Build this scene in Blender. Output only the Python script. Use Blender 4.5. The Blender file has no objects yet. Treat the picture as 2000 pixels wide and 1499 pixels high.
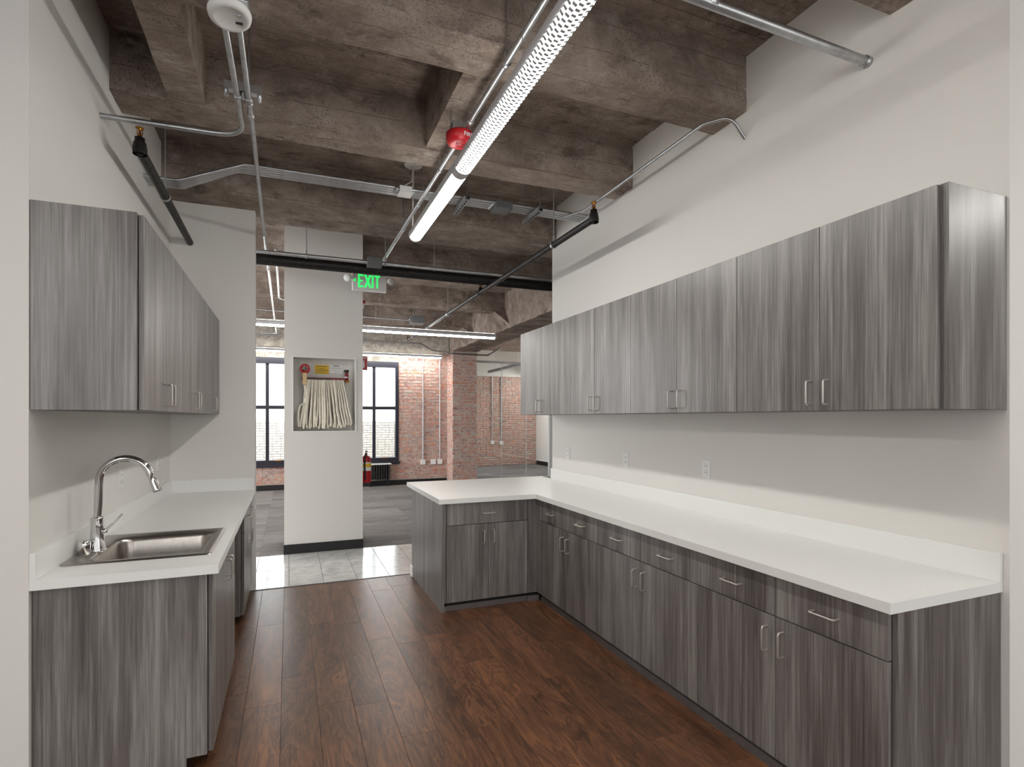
import bpy, bmesh, math, random
from mathutils import Vector, Matrix, noise
random.seed(7)
sc = bpy.context.scene
C = sc.collection
R = math.radians
# ---------------------------------------------------------------- camera, world, exposure
cam = bpy.data.cameras.new('camera'); cam.sensor_width = 36; cam.lens = 1069.26*36/2000
cam.shift_y = (817.6-749.5)/2000; cam.clip_start = .05
co = bpy.data.objects.new('camera', cam); C.objects.link(co)
co.location = (0, 0, 1.5183); co.rotation_euler = (R(90), 0, R(-22.163)); sc.camera = co
wd = bpy.data.worlds.new('daylight'); sc.world = wd; wd.use_nodes = True
wd.node_tree.nodes['Background'].inputs[0].default_value = (.95, .975, 1, 1)
wd.node_tree.nodes['Background'].inputs[1].default_value = 2.3
sc.view_settings.view_transform = 'Standard'; sc.view_settings.look = 'None'
sc.view_settings.gamma = 1; sc.view_settings.use_curve_mapping = False
sc.view_settings.exposure = 1.26
LAMP = 25.0      # radiance of the fluorescent lenses

# ---------------------------------------------------------------- materials
def lin(c):
    return tuple(((v/255)/12.92 if v/255 <= .04045 else ((v/255+.055)/1.055)**2.4) for v in c)+(1,)
class NT:
    def __init__(s, name):
        s.m = bpy.data.materials.new(name); s.m.use_nodes = True
        s.t = s.m.node_tree; s.b = s.t.nodes['Principled BSDF']
    def n(s, typ, **kw):
        nd = s.t.nodes.new(typ)
        for k, v in kw.items(): setattr(nd, k, v)
        return nd
    def l(s, a, b): s.t.links.new(a, b)
    def val(s, sock, v):
        if hasattr(v, 'is_output'): s.l(v, sock)
        else: sock.default_value = v
    def math(s, op, a, b=0, c=0):
        nd = s.n('ShaderNodeMath', operation=op)
        for i, v in enumerate((a, b, c)): s.val(nd.inputs[i], v)
        return nd.outputs[0]
    def noise(s, vec, scale, detail=4, rough=.55, dist=0):
        nd = s.n('ShaderNodeTexNoise'); s.l(vec, nd.inputs['Vector'])
        nd.inputs['Scale'].default_value = scale; nd.inputs['Detail'].default_value = detail
        nd.inputs['Roughness'].default_value = rough; nd.inputs['Distortion'].default_value = dist
        return nd.outputs[0]
    def ramp(s, f, stops):
        nd = s.n('ShaderNodeValToRGB'); s.l(f, nd.inputs[0]); e = nd.color_ramp.elements
        while len(e) < len(stops): e.new(.5)
        for i, (p, c) in enumerate(stops):
            e[i].position = p; e[i].color = c if len(c) == 4 else lin(c)
        return nd.outputs[0]
    def mix(s, f, a, b, mode='MIX'):
        nd = s.n('ShaderNodeMix', data_type='RGBA', blend_type=mode)
        s.val(nd.inputs[0], f); s.val(nd.inputs[6], a); s.val(nd.inputs[7], b)
        return nd.outputs[2]
    def coord(s, scale=(1, 1, 1), rnd=0):
        tc = s.n('ShaderNodeTexCoord'); mp = s.n('ShaderNodeMapping'); mp.inputs['Scale'].default_value = scale
        v = tc.outputs['Object']
        if rnd:
            oi = s.n('ShaderNodeObjectInfo'); cb = s.n('ShaderNodeCombineXYZ')
            for i, k in enumerate((1, 1.7, .6)): s.l(s.math('MULTIPLY', oi.outputs['Random'], rnd*k), cb.inputs[i])
            ad = s.n('ShaderNodeVectorMath', operation='ADD'); s.l(v, ad.inputs[0]); s.l(cb.outputs[0], ad.inputs[1]); v = ad.outputs[0]
        s.l(v, mp.inputs[0]); return mp.outputs[0]
    def bump(s, h, st, dist=.01):
        b = s.n('ShaderNodeBump'); b.inputs['Strength'].default_value = st; b.inputs['Distance'].default_value = dist
        s.l(h, b.inputs['Height']); s.l(b.outputs[0], s.b.inputs['Normal'])
    def out(s, col=None, rough=.5, metal=0, spec=.5):
        if col is not None: s.val(s.b.inputs['Base Color'], col if hasattr(col, 'is_output') or len(col) == 4 else lin(col))
        s.val(s.b.inputs['Roughness'], rough); s.b.inputs['Metallic'].default_value = metal
        s.b.inputs['Specular IOR Level'].default_value = spec
        return s.m
MT = {}
def plain(name, col, rough=.5, metal=0, spec=.5, var=.06, sc_=30):
    m = NT(name); v = m.coord(); f = m.noise(v, sc_, 3)
    c = lin(col); d = tuple(x*(1-var) for x in c[:3])+(1,); e = tuple(min(1, x*(1+var)) for x in c[:3])+(1,)
    MT[name] = m.out(m.ramp(f, [(.3, d), (.7, e)]), rough, metal, spec); return MT[name]
def emit(name, col, st):
    m = NT(name); m.b.inputs['Emission Color'].default_value = lin(col); m.b.inputs['Emission Strength'].default_value = st
    MT[name] = m.out(col, .5)
plain('paint', (225, 222, 217), .75, var=.01, sc_=2)
plain('counter', (236, 236, 233), .32, var=.006, sc_=200)
plain('steel', (176, 170, 164), .3, 1, var=.08, sc_=60)
plain('chrome', (222, 222, 222), .06, 1, var=.01)
plain('nickel', (198, 192, 186), .4, .7, var=.04)
plain('galv', (190, 192, 194), .38, 1, var=.12, sc_=25)
plain('grey_metal', (120, 122, 124), .5, .6, var=.1)
plain('black', (20, 19, 20), .55, var=.3)
plain('base_rubber', (24, 22, 24), .5)
plain('frame_black', (32, 32, 44), .4)
plain('brass', (176, 122, 48), .3, 1)
plain('red', (176, 22, 32), .4); plain('dark_red', (120, 22, 38), .4)
plain('white_plastic', (232, 231, 228), .4, var=.01)
plain('fixture_white', (205, 205, 208), .35, var=.02)
plain('louver', (196, 198, 202), .4, var=.03)
plain('hose', (243, 237, 222), .85, var=.09, sc_=18)
plain('tag', (214, 184, 142), .8); plain('yellow', (226, 184, 32), .5, var=.03); plain('ink', (70, 66, 60), .7)
plain('board', (104, 98, 97), .45, var=.12, sc_=6)
plain('mortar', (198, 188, 178), .95, var=.15, sc_=9)
plain('subfloor', (70, 48, 38), .6)
plain('white_brick', (226, 222, 216), .9, var=.06, sc_=6)
plain('cabinet_inside', (196, 192, 186), .6, var=.03)
emit('lamp', (255, 253, 248), LAMP); emit('fill_glow', (255, 253, 248), LAMP*.11); emit('exit_green', (40, 225, 100), .5)  # the weak white one is an added upward fill glow
def m_pipe():
    m = NT('black_pipe'); f = m.noise(m.coord(), 40, 5, .7)
    MT['black_pipe'] = m.out(m.ramp(f, [(.5, (26, 23, 23)), (.66, (52, 47, 46)), (.74, (150, 144, 140))]), .5, .3)
m_pipe()
def m_lam():
    m = NT('laminate')
    a = m.noise(m.coord((11, 11, .9), 9), 1.0, 3, .5)
    b = m.noise(m.coord((95, 95, 1.3), 9), 1.0, 4, .6, .3)
    d = m.noise(m.coord((260, 260, 6), 5), 1.0, 2, .5)
    h = m.math('ADD', m.math('MULTIPLY', a, .40), m.math('ADD', m.math('MULTIPLY', b, .38), m.math('MULTIPLY', d, .22)))
    col = m.ramp(h, [(.37, (80, 74, 71)), (.47, (104, 98, 95)), (.54, (125, 120, 117)), (.64, (154, 150, 146))])
    m.bump(b, .05, .002)
    MT['laminate'] = m.out(col, m.math('ADD', m.math('MULTIPLY', b, .12), .31), 0, .75)
m_lam()
def m_conc():
    m = NT('concrete'); v = m.coord()
    a = m.noise(v, 1.7, 6, .6, .3); b = m.noise(m.coord((1, 1.25, 1.25)), 6, 7, .7, .3); g = m.noise(v, 60, 4, .7)
    vo = m.noise(m.coord((1, 1.7, 1.7)), 2.9, 9, .74, .35); ef = m.noise(m.coord((1, 1.2, 1.2)), 4.2, 8, .76, .2)
    h = m.math('ADD', m.math('MULTIPLY', a, .45), m.math('ADD', m.math('MULTIPLY', b, .38), m.math('MULTIPLY', g, .17)))
    col = m.ramp(h, [(.36, (108, 95, 86)), (.47, (138, 124, 114)), (.55, (161, 147, 136)), (.66, (186, 174, 164))])
    st = m.ramp(vo, [(.36, (1, 1, 1, 1)), (.46, (0, 0, 0, 1))])
    col = m.mix(m.math('MULTIPLY', st, .62), col, lin((74, 60, 51)))
    pit = m.math('MULTIPLY', m.math('GREATER_THAN', m.noise(v, 85, 3, .8), .58), m.math('GREATER_THAN', m.noise(m.coord((1, 1.5, 1.5)), 2.1, 4, .6), .53))
    col = m.mix(m.math('MULTIPLY', pit, .6), col, lin((70, 57, 49)))
    e2 = m.ramp(ef, [(.57, (0, 0, 0, 1)), (.70, (1, 1, 1, 1))])
    col = m.mix(m.math('MULTIPLY', e2, .5), col, lin((196, 189, 183)))
    sp = m.n('ShaderNodeSeparateXYZ'); m.l(v, sp.inputs[0])
    t = m.math('ADD', m.math('ADD', sp.outputs[1], sp.outputs[2]), m.math('MULTIPLY', a, .02))
    fr = m.math('FRACT', m.math('MULTIPLY', t, 6.6))
    line = m.math('LESS_THAN', m.math('ABSOLUTE', m.math('SUBTRACT', fr, .5)), .02)
    wid = m.math('MULTIPLY', line, m.math('GREATER_THAN', b, .47))
    col = m.mix(m.math('MULTIPLY', wid, .45), col, lin((66, 54, 47)))
    m.bump(m.math('SUBTRACT', m.math('ADD', m.math('MULTIPLY', g, .7), m.math('ADD', b, vo)), wid), .55, .012)
    MT['concrete'] = m.out(col, .88, 0, .25)
m_conc()
def m_conc2():
    m = NT('pale_concrete'); v = m.coord(); g = m.noise(v, 9, 6, .7); k = m.noise(v, 30, 3, .7)
    col = m.mix(m.ramp(k, [(.34, (1, 1, 1, 1)), (.4, (0, 0, 0, 1))]), m.ramp(g, [(.35, (138, 130, 120)), (.65, (190, 184, 174))]), lin((84, 76, 68)))
    MT['pale_concrete'] = m.out(col, .9)
m_conc2()
def m_floor():
    m = NT('floor_wood'); oi = m.n('ShaderNodeObjectInfo')
    w = m.noise(m.coord((3.2, .7, 1), 20), 1.5, 4, .6, 1.2)
    rings = m.math('FRACT', m.math('MULTIPLY', w, 9))
    g = m.noise(m.coord((75, 3.5, 1), 20), 1, 5, .72, .6); kn = m.noise(m.coord((5, 2.2, 1), 31), 1.2, 3, .6)
    h = m.math('ADD', m.math('MULTIPLY', rings, .16), m.math('ADD', m.math('MULTIPLY', g, .5), m.math('MULTIPLY', w, .34)))
    col = m.ramp(h, [(.30, (58, 38, 28)), (.45, (92, 60, 41)), (.58, (120, 79, 52)), (.74, (154, 104, 64))])
    hs = m.n('ShaderNodeHueSaturation'); m.l(col, hs.inputs['Color'])
    m.l(m.math('ADD', m.math('MULTIPLY', oi.outputs['Random'], .5), .74), hs.inputs['Value'])
    hs.inputs['Saturation'].default_value = .98
    col = m.mix(m.ramp(kn, [(.60, (0, 0, 0, 1)), (.80, (.7, .7, .7, 1))]), hs.outputs[0], lin((50, 34, 27)))
    m.bump(g, .12, .003)
    MT['floor_wood'] = m.out(col, m.math('ADD', m.math('MULTIPLY', g, .16), .26), 0, .5)
m_floor()
def m_marble():
    m = NT('marble'); v = m.coord((1, 1, 1), 12); a = m.noise(v, 5, 7, .62, 1.6)
    col = m.ramp(a, [(.34, (176, 176, 174)), (.45, (202, 202, 199)), (.6, (216, 215, 211))])
    MT['marble'] = m.out(col, .14)
m_marble()
def m_carpet():
    m = NT('carpet'); oi = m.n('ShaderNodeObjectInfo'); a = m.noise(m.coord((4, 70, 1), 9), 1, 4, .6); b = m.noise(m.coord((140, 140, 1)), 1, 2)
    h = m.math('ADD', m.math('MULTIPLY', a, .6), m.math('ADD', m.math('MULTIPLY', b, .2), m.math('MULTIPLY', oi.outputs['Random'], .11)))
    m.bump(b, .4, .004)
    MT['carpet'] = m.out(m.ramp(h, [(.32, (84, 80, 79)), (.46, (110, 106, 104)), (.62, (140, 136, 133))]), .95, 0, .15)
m_carpet()
def m_brick():
    m = NT('brick'); ge = m.n('ShaderNodeNewGeometry'); oi = m.n('ShaderNodeObjectInfo')
    r = m.math('FRACT', m.math('ADD', ge.outputs['Random Per Island'], oi.outputs['Random']))
    col = m.ramp(r, [(0, (170, 112, 100)), (.2, (188, 138, 126)), (.42, (176, 122, 112)), (.6, (198, 128, 98)), (.76, (190, 148, 138)), (.92, (142, 104, 102)), (1, (196, 182, 172))])
    k = m.noise(m.coord((14, 14, 22), 8), 1, 5, .7)
    col = m.mix(m.ramp(k, [(.42, (0, 0, 0, 1)), (.58, (.85, .85, .85, 1))]), col, lin((204, 188, 178)))
    m.bump(k, .5, .006); MT['brick'] = m.out(col, .92, 0, .2)
m_brick()
def m_glass():
    m = bpy.data.materials.new('glass'); m.use_nodes = True; t = m.node_tree; t.nodes.clear()
    o = t.nodes.new('ShaderNodeOutputMaterial'); mx = t.nodes.new('ShaderNodeMixShader'); fr = t.nodes.new('ShaderNodeFresnel')
    tr = t.nodes.new('ShaderNodeBsdfTransparent'); gl = t.nodes.new('ShaderNodeBsdfGlossy'); gl.inputs['Roughness'].default_value = .02
    tr.inputs[0].default_value = (.95, .97, .97, 1); fr.inputs[0].default_value = 1.45
    t.links.new(fr.outputs[0], mx.inputs[0]); t.links.new(tr.outputs[0], mx.inputs[1]); t.links.new(gl.outputs[0], mx.inputs[2]); t.links.new(mx.outputs[0], o.inputs[0])
    MT['glass'] = m
m_glass()

# ---------------------------------------------------------------- geometry helpers (all world coordinates)
class MB:
    def __init__(s): s.v = []; s.f = []; s.sm = []
    def add(s, vs, fs, smooth=False):
        k = len(s.v); s.v += [Vector(p) for p in vs]; s.f += [[i+k for i in f] for f in fs]; s.sm += [smooth]*len(fs); return s
    def box(s, x0, x1, y0, y1, z0, z1, bev=0):
        x0, x1 = sorted((x0, x1)); y0, y1 = sorted((y0, y1)); z0, z1 = sorted((z0, z1))
        if bev:
            bm = bmesh.new(); bmesh.ops.create_cube(bm, size=1)
            for v in bm.verts: v.co = Vector((x0+(v.co.x+.5)*(x1-x0), y0+(v.co.y+.5)*(y1-y0), z0+(v.co.z+.5)*(z1-z0)))
            bmesh.ops.bevel(bm, geom=bm.edges[:], offset=bev, segments=2, affect='EDGES', profile=.5)
            bm.verts.index_update(); s.add([v.co.copy() for v in bm.verts], [[v.index for v in f.verts] for f in bm.faces]); bm.free(); return s
        return s.add([(x, y, z) for x in (x0, x1) for y in (y0, y1) for z in (z0, z1)],
                     [(0, 1, 3, 2), (4, 6, 7, 5), (0, 4, 5, 1), (2, 3, 7, 6), (0, 2, 6, 4), (1, 5, 7, 3)])
    def tube(s, pts, r, n=10, cap=True):
        pts = [Vector(p) for p in pts]; rr = r if isinstance(r, (list, tuple)) else [r]*len(pts)
        t = (pts[1]-pts[0]).normalized(); u = t.orthogonal().normalized(); rings = []
        for i, p in enumerate(pts):
            a = pts[max(i-1, 0)]; b = pts[min(i+1, len(pts)-1)]; t2 = (b-a).normalized() if (b-a).length > 1e-9 else t
            u = (u-t2*u.dot(t2)).normalized(); w = t2.cross(u)
            rings.append([p+(u*math.cos(2*math.pi*k/n)+w*math.sin(2*math.pi*k/n))*rr[i] for k in range(n)])
        vs = [p for r_ in rings for p in r_]; m = len(rings)
        s.add(vs, [(i*n+k, i*n+(k+1) % n, (i+1)*n+(k+1) % n, (i+1)*n+k) for i in range(m-1) for k in range(n)], True)
        if cap: s.add(rings[0], [list(range(n))[::-1]]); s.add(rings[-1], [list(range(n))])
        return s
    def lathe(s, base, prof, axis=(0, 0, 1), n=20):
        base = Vector(base); ax = Vector(axis).normalized()
        return s.tube_rings(base, ax, prof, n)
    def tube_rings(s, base, ax, prof, n):
        u = ax.orthogonal().normalized(); w = ax.cross(u); m = len(prof)
        vs = [base+ax*h+(u*math.cos(2*math.pi*k/n)+w*math.sin(2*math.pi*k/n))*max(r, 1e-5) for r, h in prof for k in range(n)]
        return s.add(vs, [(i*n+k, i*n+(k+1) % n, (i+1)*n+(k+1) % n, (i+1)*n+k) for i in range(m-1) for k in range(n)], True)
    def loft(s, loops, close_end=True):
        n = len(loops[0]); vs = [p for l in loops for p in l]
        s.add(vs, [(i*n+k, i*n+(k+1) % n, (i+1)*n+(k+1) % n, (i+1)*n+k) for i in range(len(loops)-1) for k in range(n)], True)
        if close_end: s.add(loops[-1], [list(range(n))])
        return s
    def prism(s, poly, z0, z1):
        n = len(poly)
        return s.add([(x, y, z) for z in (z0, z1) for x, y in poly], [list(range(n))[::-1], [n+i for i in range(n)]]+[(i, (i+1) % n, n+(i+1) % n, n+i) for i in range(n)])
    def grid(s, x0, x1, y0, y1, z0, z1, st=.07, amp=.008):
        d = [(x0, x1), (y0, y1), (z0, z1)]; N = [max(1, int(math.ceil((b-a)/st))) for a, b in d]
        for ax in range(3):
            o = [i for i in range(3) if i != ax]
            for side in (0, 1):
                vs = []
                for i in range(N[o[0]]+1):
                    for j in range(N[o[1]]+1):
                        p = [0, 0, 0]; p[ax] = d[ax][side]
                        p[o[0]] = d[o[0]][0]+(d[o[0]][1]-d[o[0]][0])*i/N[o[0]]; p[o[1]] = d[o[1]][0]+(d[o[1]][1]-d[o[1]][0])*j/N[o[1]]
                        P = Vector(p); q = Vector((P.x*2.2, P.y*7, P.z*7))
                        vs.append(P+Vector((0, noise.noise(q)*amp+noise.noise(P*19)*amp*.45, noise.noise(q+Vector((9, 3, 1)))*amp+noise.noise(P*17+Vector((4, 4, 4)))*amp*.45)))
                w = N[o[1]]+1
                fs = [(i*w+j, i*w+j+1, (i+1)*w+j+1, (i+1)*w+j) for i in range(N[o[0]]) for j in range(N[o[1]])]
                s.add(vs, fs, True)
        return s
    def build(s, name, mat, parent=None, kind=None):
        off = parent_loc(parent) if parent else Vector((0, 0, 0))
        me = bpy.data.meshes.new(name); me.from_pydata([p-off for p in s.v], [], s.f)
        me.polygons.foreach_set('use_smooth', s.sm)
        bm = bmesh.new(); bm.from_mesh(me); bmesh.ops.recalc_face_normals(bm, faces=bm.faces); bm.to_mesh(me); bm.free()
        me.materials.append(MT[mat]); o = bpy.data.objects.new(name, me); C.objects.link(o)
        if parent: o.parent = parent
        if kind: o['kind'] = kind
        return o
LOC = {}
def parent_loc(p):
    v = Vector((0, 0, 0))
    while p: v += p.location; p = p.parent
    return v
def thing(name, loc, label, cat, group=None):
    o = bpy.data.objects.new(name, None); C.objects.link(o); o.location = loc; o.empty_display_size = .05
    return tag(o, label, cat, group)
def tag(o, label, cat, group=None):
    o['label'] = label; o['category'] = cat
    if group: o['group'] = group
    return o
def struct(o, label, cat='wall'):
    o['kind'] = 'structure'; o['label'] = label; o['category'] = cat; return o
def fillet(pts, r, n=6):
    pts = [Vector(p) for p in pts]; out = [pts[0]]
    for a, b, c in zip(pts, pts[1:], pts[2:]):
        d1 = (a-b).normalized(); d2 = (c-b).normalized(); ang = d1.angle(d2); t = min(r/math.tan(ang/2), (a-b).length*.49, (c-b).length*.49)
        p, q = b+d1*t, b+d2*t
        for i in range(n+1):
            k = i/n; out.append(p*(1-k)**2+b*2*k*(1-k)+q*k*k)
    return out+[pts[-1]]
def text(s, size, ext, name, mat, parent, M):
    cu = bpy.data.curves.new('t', 'FONT'); cu.body = s; cu.size = size; cu.extrude = ext; cu.align_x = 'CENTER'; cu.align_y = 'CENTER'
    o = bpy.data.objects.new('t', cu); C.objects.link(o); bpy.context.view_layer.update()
    me = bpy.data.meshes.new_from_object(o.evaluated_get(bpy.context.evaluated_depsgraph_get())); bpy.data.objects.remove(o)
    me.materials.clear(); me.materials.append(MT[mat]); me.transform(Matrix.Translation(-parent_loc(parent)) @ M)
    t = bpy.data.objects.new(name, me); C.objects.link(t); t.parent = parent; return t

W, L = 2.538, -.929            # inner faces of the right and left kitchen walls
ZB, ZS = 3.355, 3.688          # beam soffit and slab soffit
YF = 12.6                      # brick window wall
# ---------------------------------------------------------------- floor
fl = struct(MB().box(-6, 8.5, -3.4, 16.9, -.12, -.012).build('floor', 'subfloor'), 'floor of dark wood planks, pale marble threshold and grey carpet', 'floor')
def pieces(x0, x1, y0, y1, wx, ly, name, mat, gap, along='y', z=0, th=.012):
    n = int(math.ceil((x1-x0)/wx)); cache = {}
    for i in range(n):
        a = x0+i*wx; b = min(a+wx, x1); off = random.random()*ly if along != 'grid' else (0 if i % 2 == 0 else ly/2)
        y = y0-off
        while y < y1-.01:
            c, d = max(y, y0), min(y+ly, y1); y += ly
            if d-c < .02: continue
            key = (round(b-a, 3), round(d-c, 3))
            if key not in cache:
                cache[key] = MB().box(-(b-a)/2+gap, (b-a)/2-gap, -(d-c)/2+gap, (d-c)/2-gap, -th, 0, .0012).build(name, mat); o = cache[key]
            else:
                o = cache[key].copy(); C.objects.link(o)
            o.parent = fl; o.location = ((a+b)/2, (c+d)/2, z+random.uniform(-.0004, .0004))
pieces(-.75, 2.25, 1.0, 5.315, .178, 1.22, 'floor_plank', 'floor_wood', .0004)
pieces(-1.2, 2.4, 5.325, 6.6, .3, .6375, 'marble_tile', 'marble', .0016, 'grid')
pieces(-1.3, 4.0, 6.61, 12.55, 1.0, .25, 'carpet_tile', 'carpet', .0004, 'grid')
pieces(4.1, 7.6, 12.6, 16.6, 1.0, .25, 'carpet_tile', 'carpet', .0004, 'grid')
MB().box(-.929, 1.1, 5.313, 5.327, -.01, .004).build('threshold_strip', 'grey_metal', fl)
# ---------------------------------------------------------------- walls
wl = struct(MB().box(L-.15, L, 2.656, 5.494, 0, ZS).box(-6, L-.15, 2.656, 2.8, 0, ZS).build('wall_left', 'paint'), 'pale grey painted wall behind the sink counter', 'wall')
we = struct(MB().box(L, -.277, 5.344, 5.494, 0, ZB+.02).build('wall_end', 'paint'), 'short pale wall closing the end of the sink counter', 'wall')
wr = struct(MB().box(W, W+.15, 1.214, 5.12, 0, ZS).box(W+.15, 8.5, 1.214, 1.36, 0, ZS).build('wall_right', 'paint'), 'long pale grey painted wall behind the right cabinets', 'wall')
wb = MB().box(-6, 8.5, -3.4, -3.25, 0, .8).box(-6, 8.5, -3.4, -3.25, 2.9, ZS)
for a, b in ((-6, -3.6), (-2.6, -1.2), (-.2, 1.4), (2.4, 4.2), (5.2, 8.5)): wb.box(a, b, -3.4, -3.25, .8, 2.9)  # gaps between these piers are added openings that let in fill light
wb = struct(wb.build('wall_back', 'paint'), 'unseen pale wall behind the camera with openings added for fill light', 'wall')
struct(MB().box(-6.15, -6, -3.4, 2.8, 0, ZS).build('wall_office_left', 'paint'), 'pale side wall of the room behind the camera, left', 'wall')
struct(MB().box(8.5, 8.65, -3.4, 12.6, 0, ZS).build('wall_office_right', 'paint'), 'unseen pale side wall on the right, lengthened to block sky reflections in the glass', 'wall')  # out of view; runs on to keep bright sky off the glass partition
YC = 6.61
wc = MB(); n0, n1, m0, m1 = .045, .718, 1.375, 2.207
wc.box(-.05, n0, YC, 7.3, 0, ZS).box(n1, .802, YC, 7.3, 0, ZS).box(n0, n1, YC, 7.3, 0, m0).box(n0, n1, YC, 7.3, m1, ZS).box(n0, n1, YC+.2, 7.3, m0, m1)
wc = struct(wc.build('wall_column', 'paint'), 'free-standing pale pier holding the recessed fire hose', 'wall')
MB().box(-.056, .808, YC-.012, 7.31, 0, .105, .003).build('baseboard', 'base_rubber', wc)
f = MB()
for a in ((n0-.012, n0, m0-.012, m1+.012), (n1, n1+.012, m0-.012, m1+.012)): f.box(a[0], a[1], YC-.008, YC-.0005, a[2], a[3])
for a in ((n0, n1, m0-.012, m0), (n0, n1, m1, m1+.012)): f.box(a[0], a[1], YC-.008, YC-.0005, a[2], a[3])
f.build('niche_frame', 'white_plastic', wc)
# ---------------------------------------------------------------- ceiling
ce = MB()
y = -3.4
while y < 12.6:                         # imprint of the formwork boards: each strip cast at its own depth
    dz = random.uniform(-.006, .006); ce.box(-6, 8.5, y, y+.1515, ZS+dz, ZS+.25); y += .1515
ce.box(4.05, 7.75, 12.6, 16.8, ZS, ZS+.25)
ce = struct(ce.build('ceiling', 'concrete'), 'board-marked raw concrete ceiling slab with deep beams', 'ceiling')
for y0, y1, x0, x1 in ((1.38, 1.66, -4, 4), (2.507, 2.785, L, W), (3.68, 3.93, L, W)):
    MB().grid(x0, x1, y0, y1, ZB, ZS+.05).build('beam', 'concrete', ce)
MB().grid(-3, 4, 5.02, 5.64, ZB, ZS+.05).build('beam', 'concrete', ce)
for y0, y1 in ((6.86, 7.13), (8.83, 9.1), (10.65, 11.0)): MB().grid(-3, 3.5, y0, y1, ZB, ZS+.05, .1, .012).build('beam', 'concrete', ce)
for x0, x1 in ((-.645, -.458), (.862, 1.06)): MB().grid(x0, x1, 2.78, 3.69, ZB+.012, ZS+.05, .06).build('joist', 'concrete', ce)
g = MB().grid(3.46, 4.05, 5.6, 12.35, 3.06, ZS+.05, .1, .02)
for y0, y1 in ((6.86, 7.13), (8.83, 9.1), (10.65, 11.0)):        # haunches where the beams meet the girder
    g.add([(3.47, y0-.25, 3.1), (3.47, y1+.25, 3.1), (3.47, y1+.02, 3.36), (3.47, y0-.02, 3.36), (3.25, y0, 3.37), (3.25, y1, 3.37)], [(0, 1, 2, 3), (0, 4, 5, 1), (0, 3, 4), (1, 5, 2), (3, 2, 5, 4)])
g.build('girder', 'concrete', ce)
MB().grid(-3, 3.45, 12.36, 12.62, 3.0, ZS+.05, .1, .015).build('edge_beam', 'pale_concrete', ce)
# ---------------------------------------------------------------- brick window wall
WIN = [(-.963, .117), (1.24, 2.32)]; ZW0, ZW1 = .493, 2.804
wf = MB(); YM = YF+.012
xs = [-4, WIN[0][0], WIN[0][1], WIN[1][0], WIN[1][1], 4.1]
for i in range(5):
    if i in (1, 3): wf.box(xs[i], xs[i+1], YM, YM+.35, 0, ZW0)
    else: wf.box(xs[i], xs[i+1], YM, YM+.35, 0, 3.7)
wf = struct(wf.build('wall_far', 'mortar'), 'worn red brick outer wall with two black windows', 'wall')
for a, b in WIN: MB().box(a-.03, b+.03, YM-.008, YM+.35, ZW1, 3.02).build('lintel', 'pale_concrete', wf)
BW, BH, JT = .205, .062, .0115
bmesh_cache = {}
def brick_at(parent, x, z, w, y, yaxis=False):
    k = (round(w, 2), random.randrange(3), yaxis)
    if k not in bmesh_cache:
        r = random.Random(hash(k) & 255); b = MB()
        c = [(sx*w/2+r.uniform(-.004, .004), sz*BH/2+r.uniform(-.004, .004)) for sx, sz in ((-1, -1), (1, -1), (1, 1), (-1, 1))]
        fr = [(x_*.97, z_*.9) for x_, z_ in c]
        if yaxis: vs = [(.03, p, q) for p, q in c]+[(r.uniform(-.004, .003), p, q) for p, q in fr]
        else: vs = [(p, .03, q) for p, q in c]+[(p, r.uniform(-.004, .003), q) for p, q in fr]
        b.add(vs, [(4, 5, 6, 7)]+[(i, (i+1) % 4, 4+(i+1) % 4, 4+i) for i in range(4)])
        o = b.build('brick', 'brick'); bmesh_cache[k] = o.data
    else:
        o = bpy.data.objects.new('brick', bmesh_cache[k]); C.objects.link(o)
    o.parent = parent
    o.location = (y, x, z) if yaxis else (x, y, z)
    return o
def brick_field(parent, x0, x1, z0, z1, y, yaxis=False):
    row = 0; z = z0+BH/2+.006
    while z < z1-.02:
        x = x0-(BW/2 if row % 2 else 0)+random.uniform(-.02, .01)
        while x < x1-.02:
            w = BW if random.random() > .22 else BW*.48
            a, b = max(x, x0), min(x+w, x1)
            if b-a > .04: brick_at(parent, (a+b)/2, z+random.uniform(-.003, .003), b-a, y, yaxis)
            x += w+JT
        z += BH+JT; row += 1
brick_field(wf, 2.33, 3.46, .12, 2.98, YF)
brick_field(wf, 1.45, 2.33, .12, .48, YF); brick_field(wf, -.72, -.04, .12, .48, YF)
wp = struct(MB().box(3.475, 4.05, 12.112, YM+.3, 0, 3.07).build('wall_pilaster', 'mortar'), 'projecting brick pilaster carrying the concrete girder', 'wall')
brick_field(wp, 3.465, 4.05, .02, 3.05, 12.1); brick_field(wp, 12.13, 12.6, .02, 3.05, 3.462, True)
bb = struct(MB().box(-4, 3.46, YF-.02, YF-.002, 0, .11).build('baseboard_far', 'base_rubber'), 'black baseboard along the brick window wall', 'baseboard')
def brick_stuff(name, mat, parent, x0, x1, z0, z1, y):
    m = MB(); row = 0; z = z0
    while z < z1:
        x = x0-(BW/2 if row % 2 else 0)
        while x < x1:
            w = BW if random.random() > .2 else BW*.5; a, b = max(x, x0), min(x+w, x1); j = random.uniform(-.006, .003)
            if b-a > .03: m.add([(a, y+.03, z), (b, y+.03, z), (b, y+.03, z+BH), (a, y+.03, z+BH), (a+.004, y+j, z+.004), (b-.004, y+j, z+.004), (b-.004, y+j, z+BH-.004), (a+.004, y+j, z+BH-.004)], [(4, 5, 6, 7), (0, 1, 5, 4), (1, 2, 6, 5), (2, 3, 7, 6), (3, 0, 4, 7)])
            x += w+JT
        z += BH+JT; row += 1
    return m.build(name, mat, parent, 'stuff')
wk = struct(MB().box(4.05, 7.75, 16.5, 16.8, 0, 2.86).build('wall_conference', 'mortar'), 'brick back wall of the glazed meeting room', 'wall')
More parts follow.
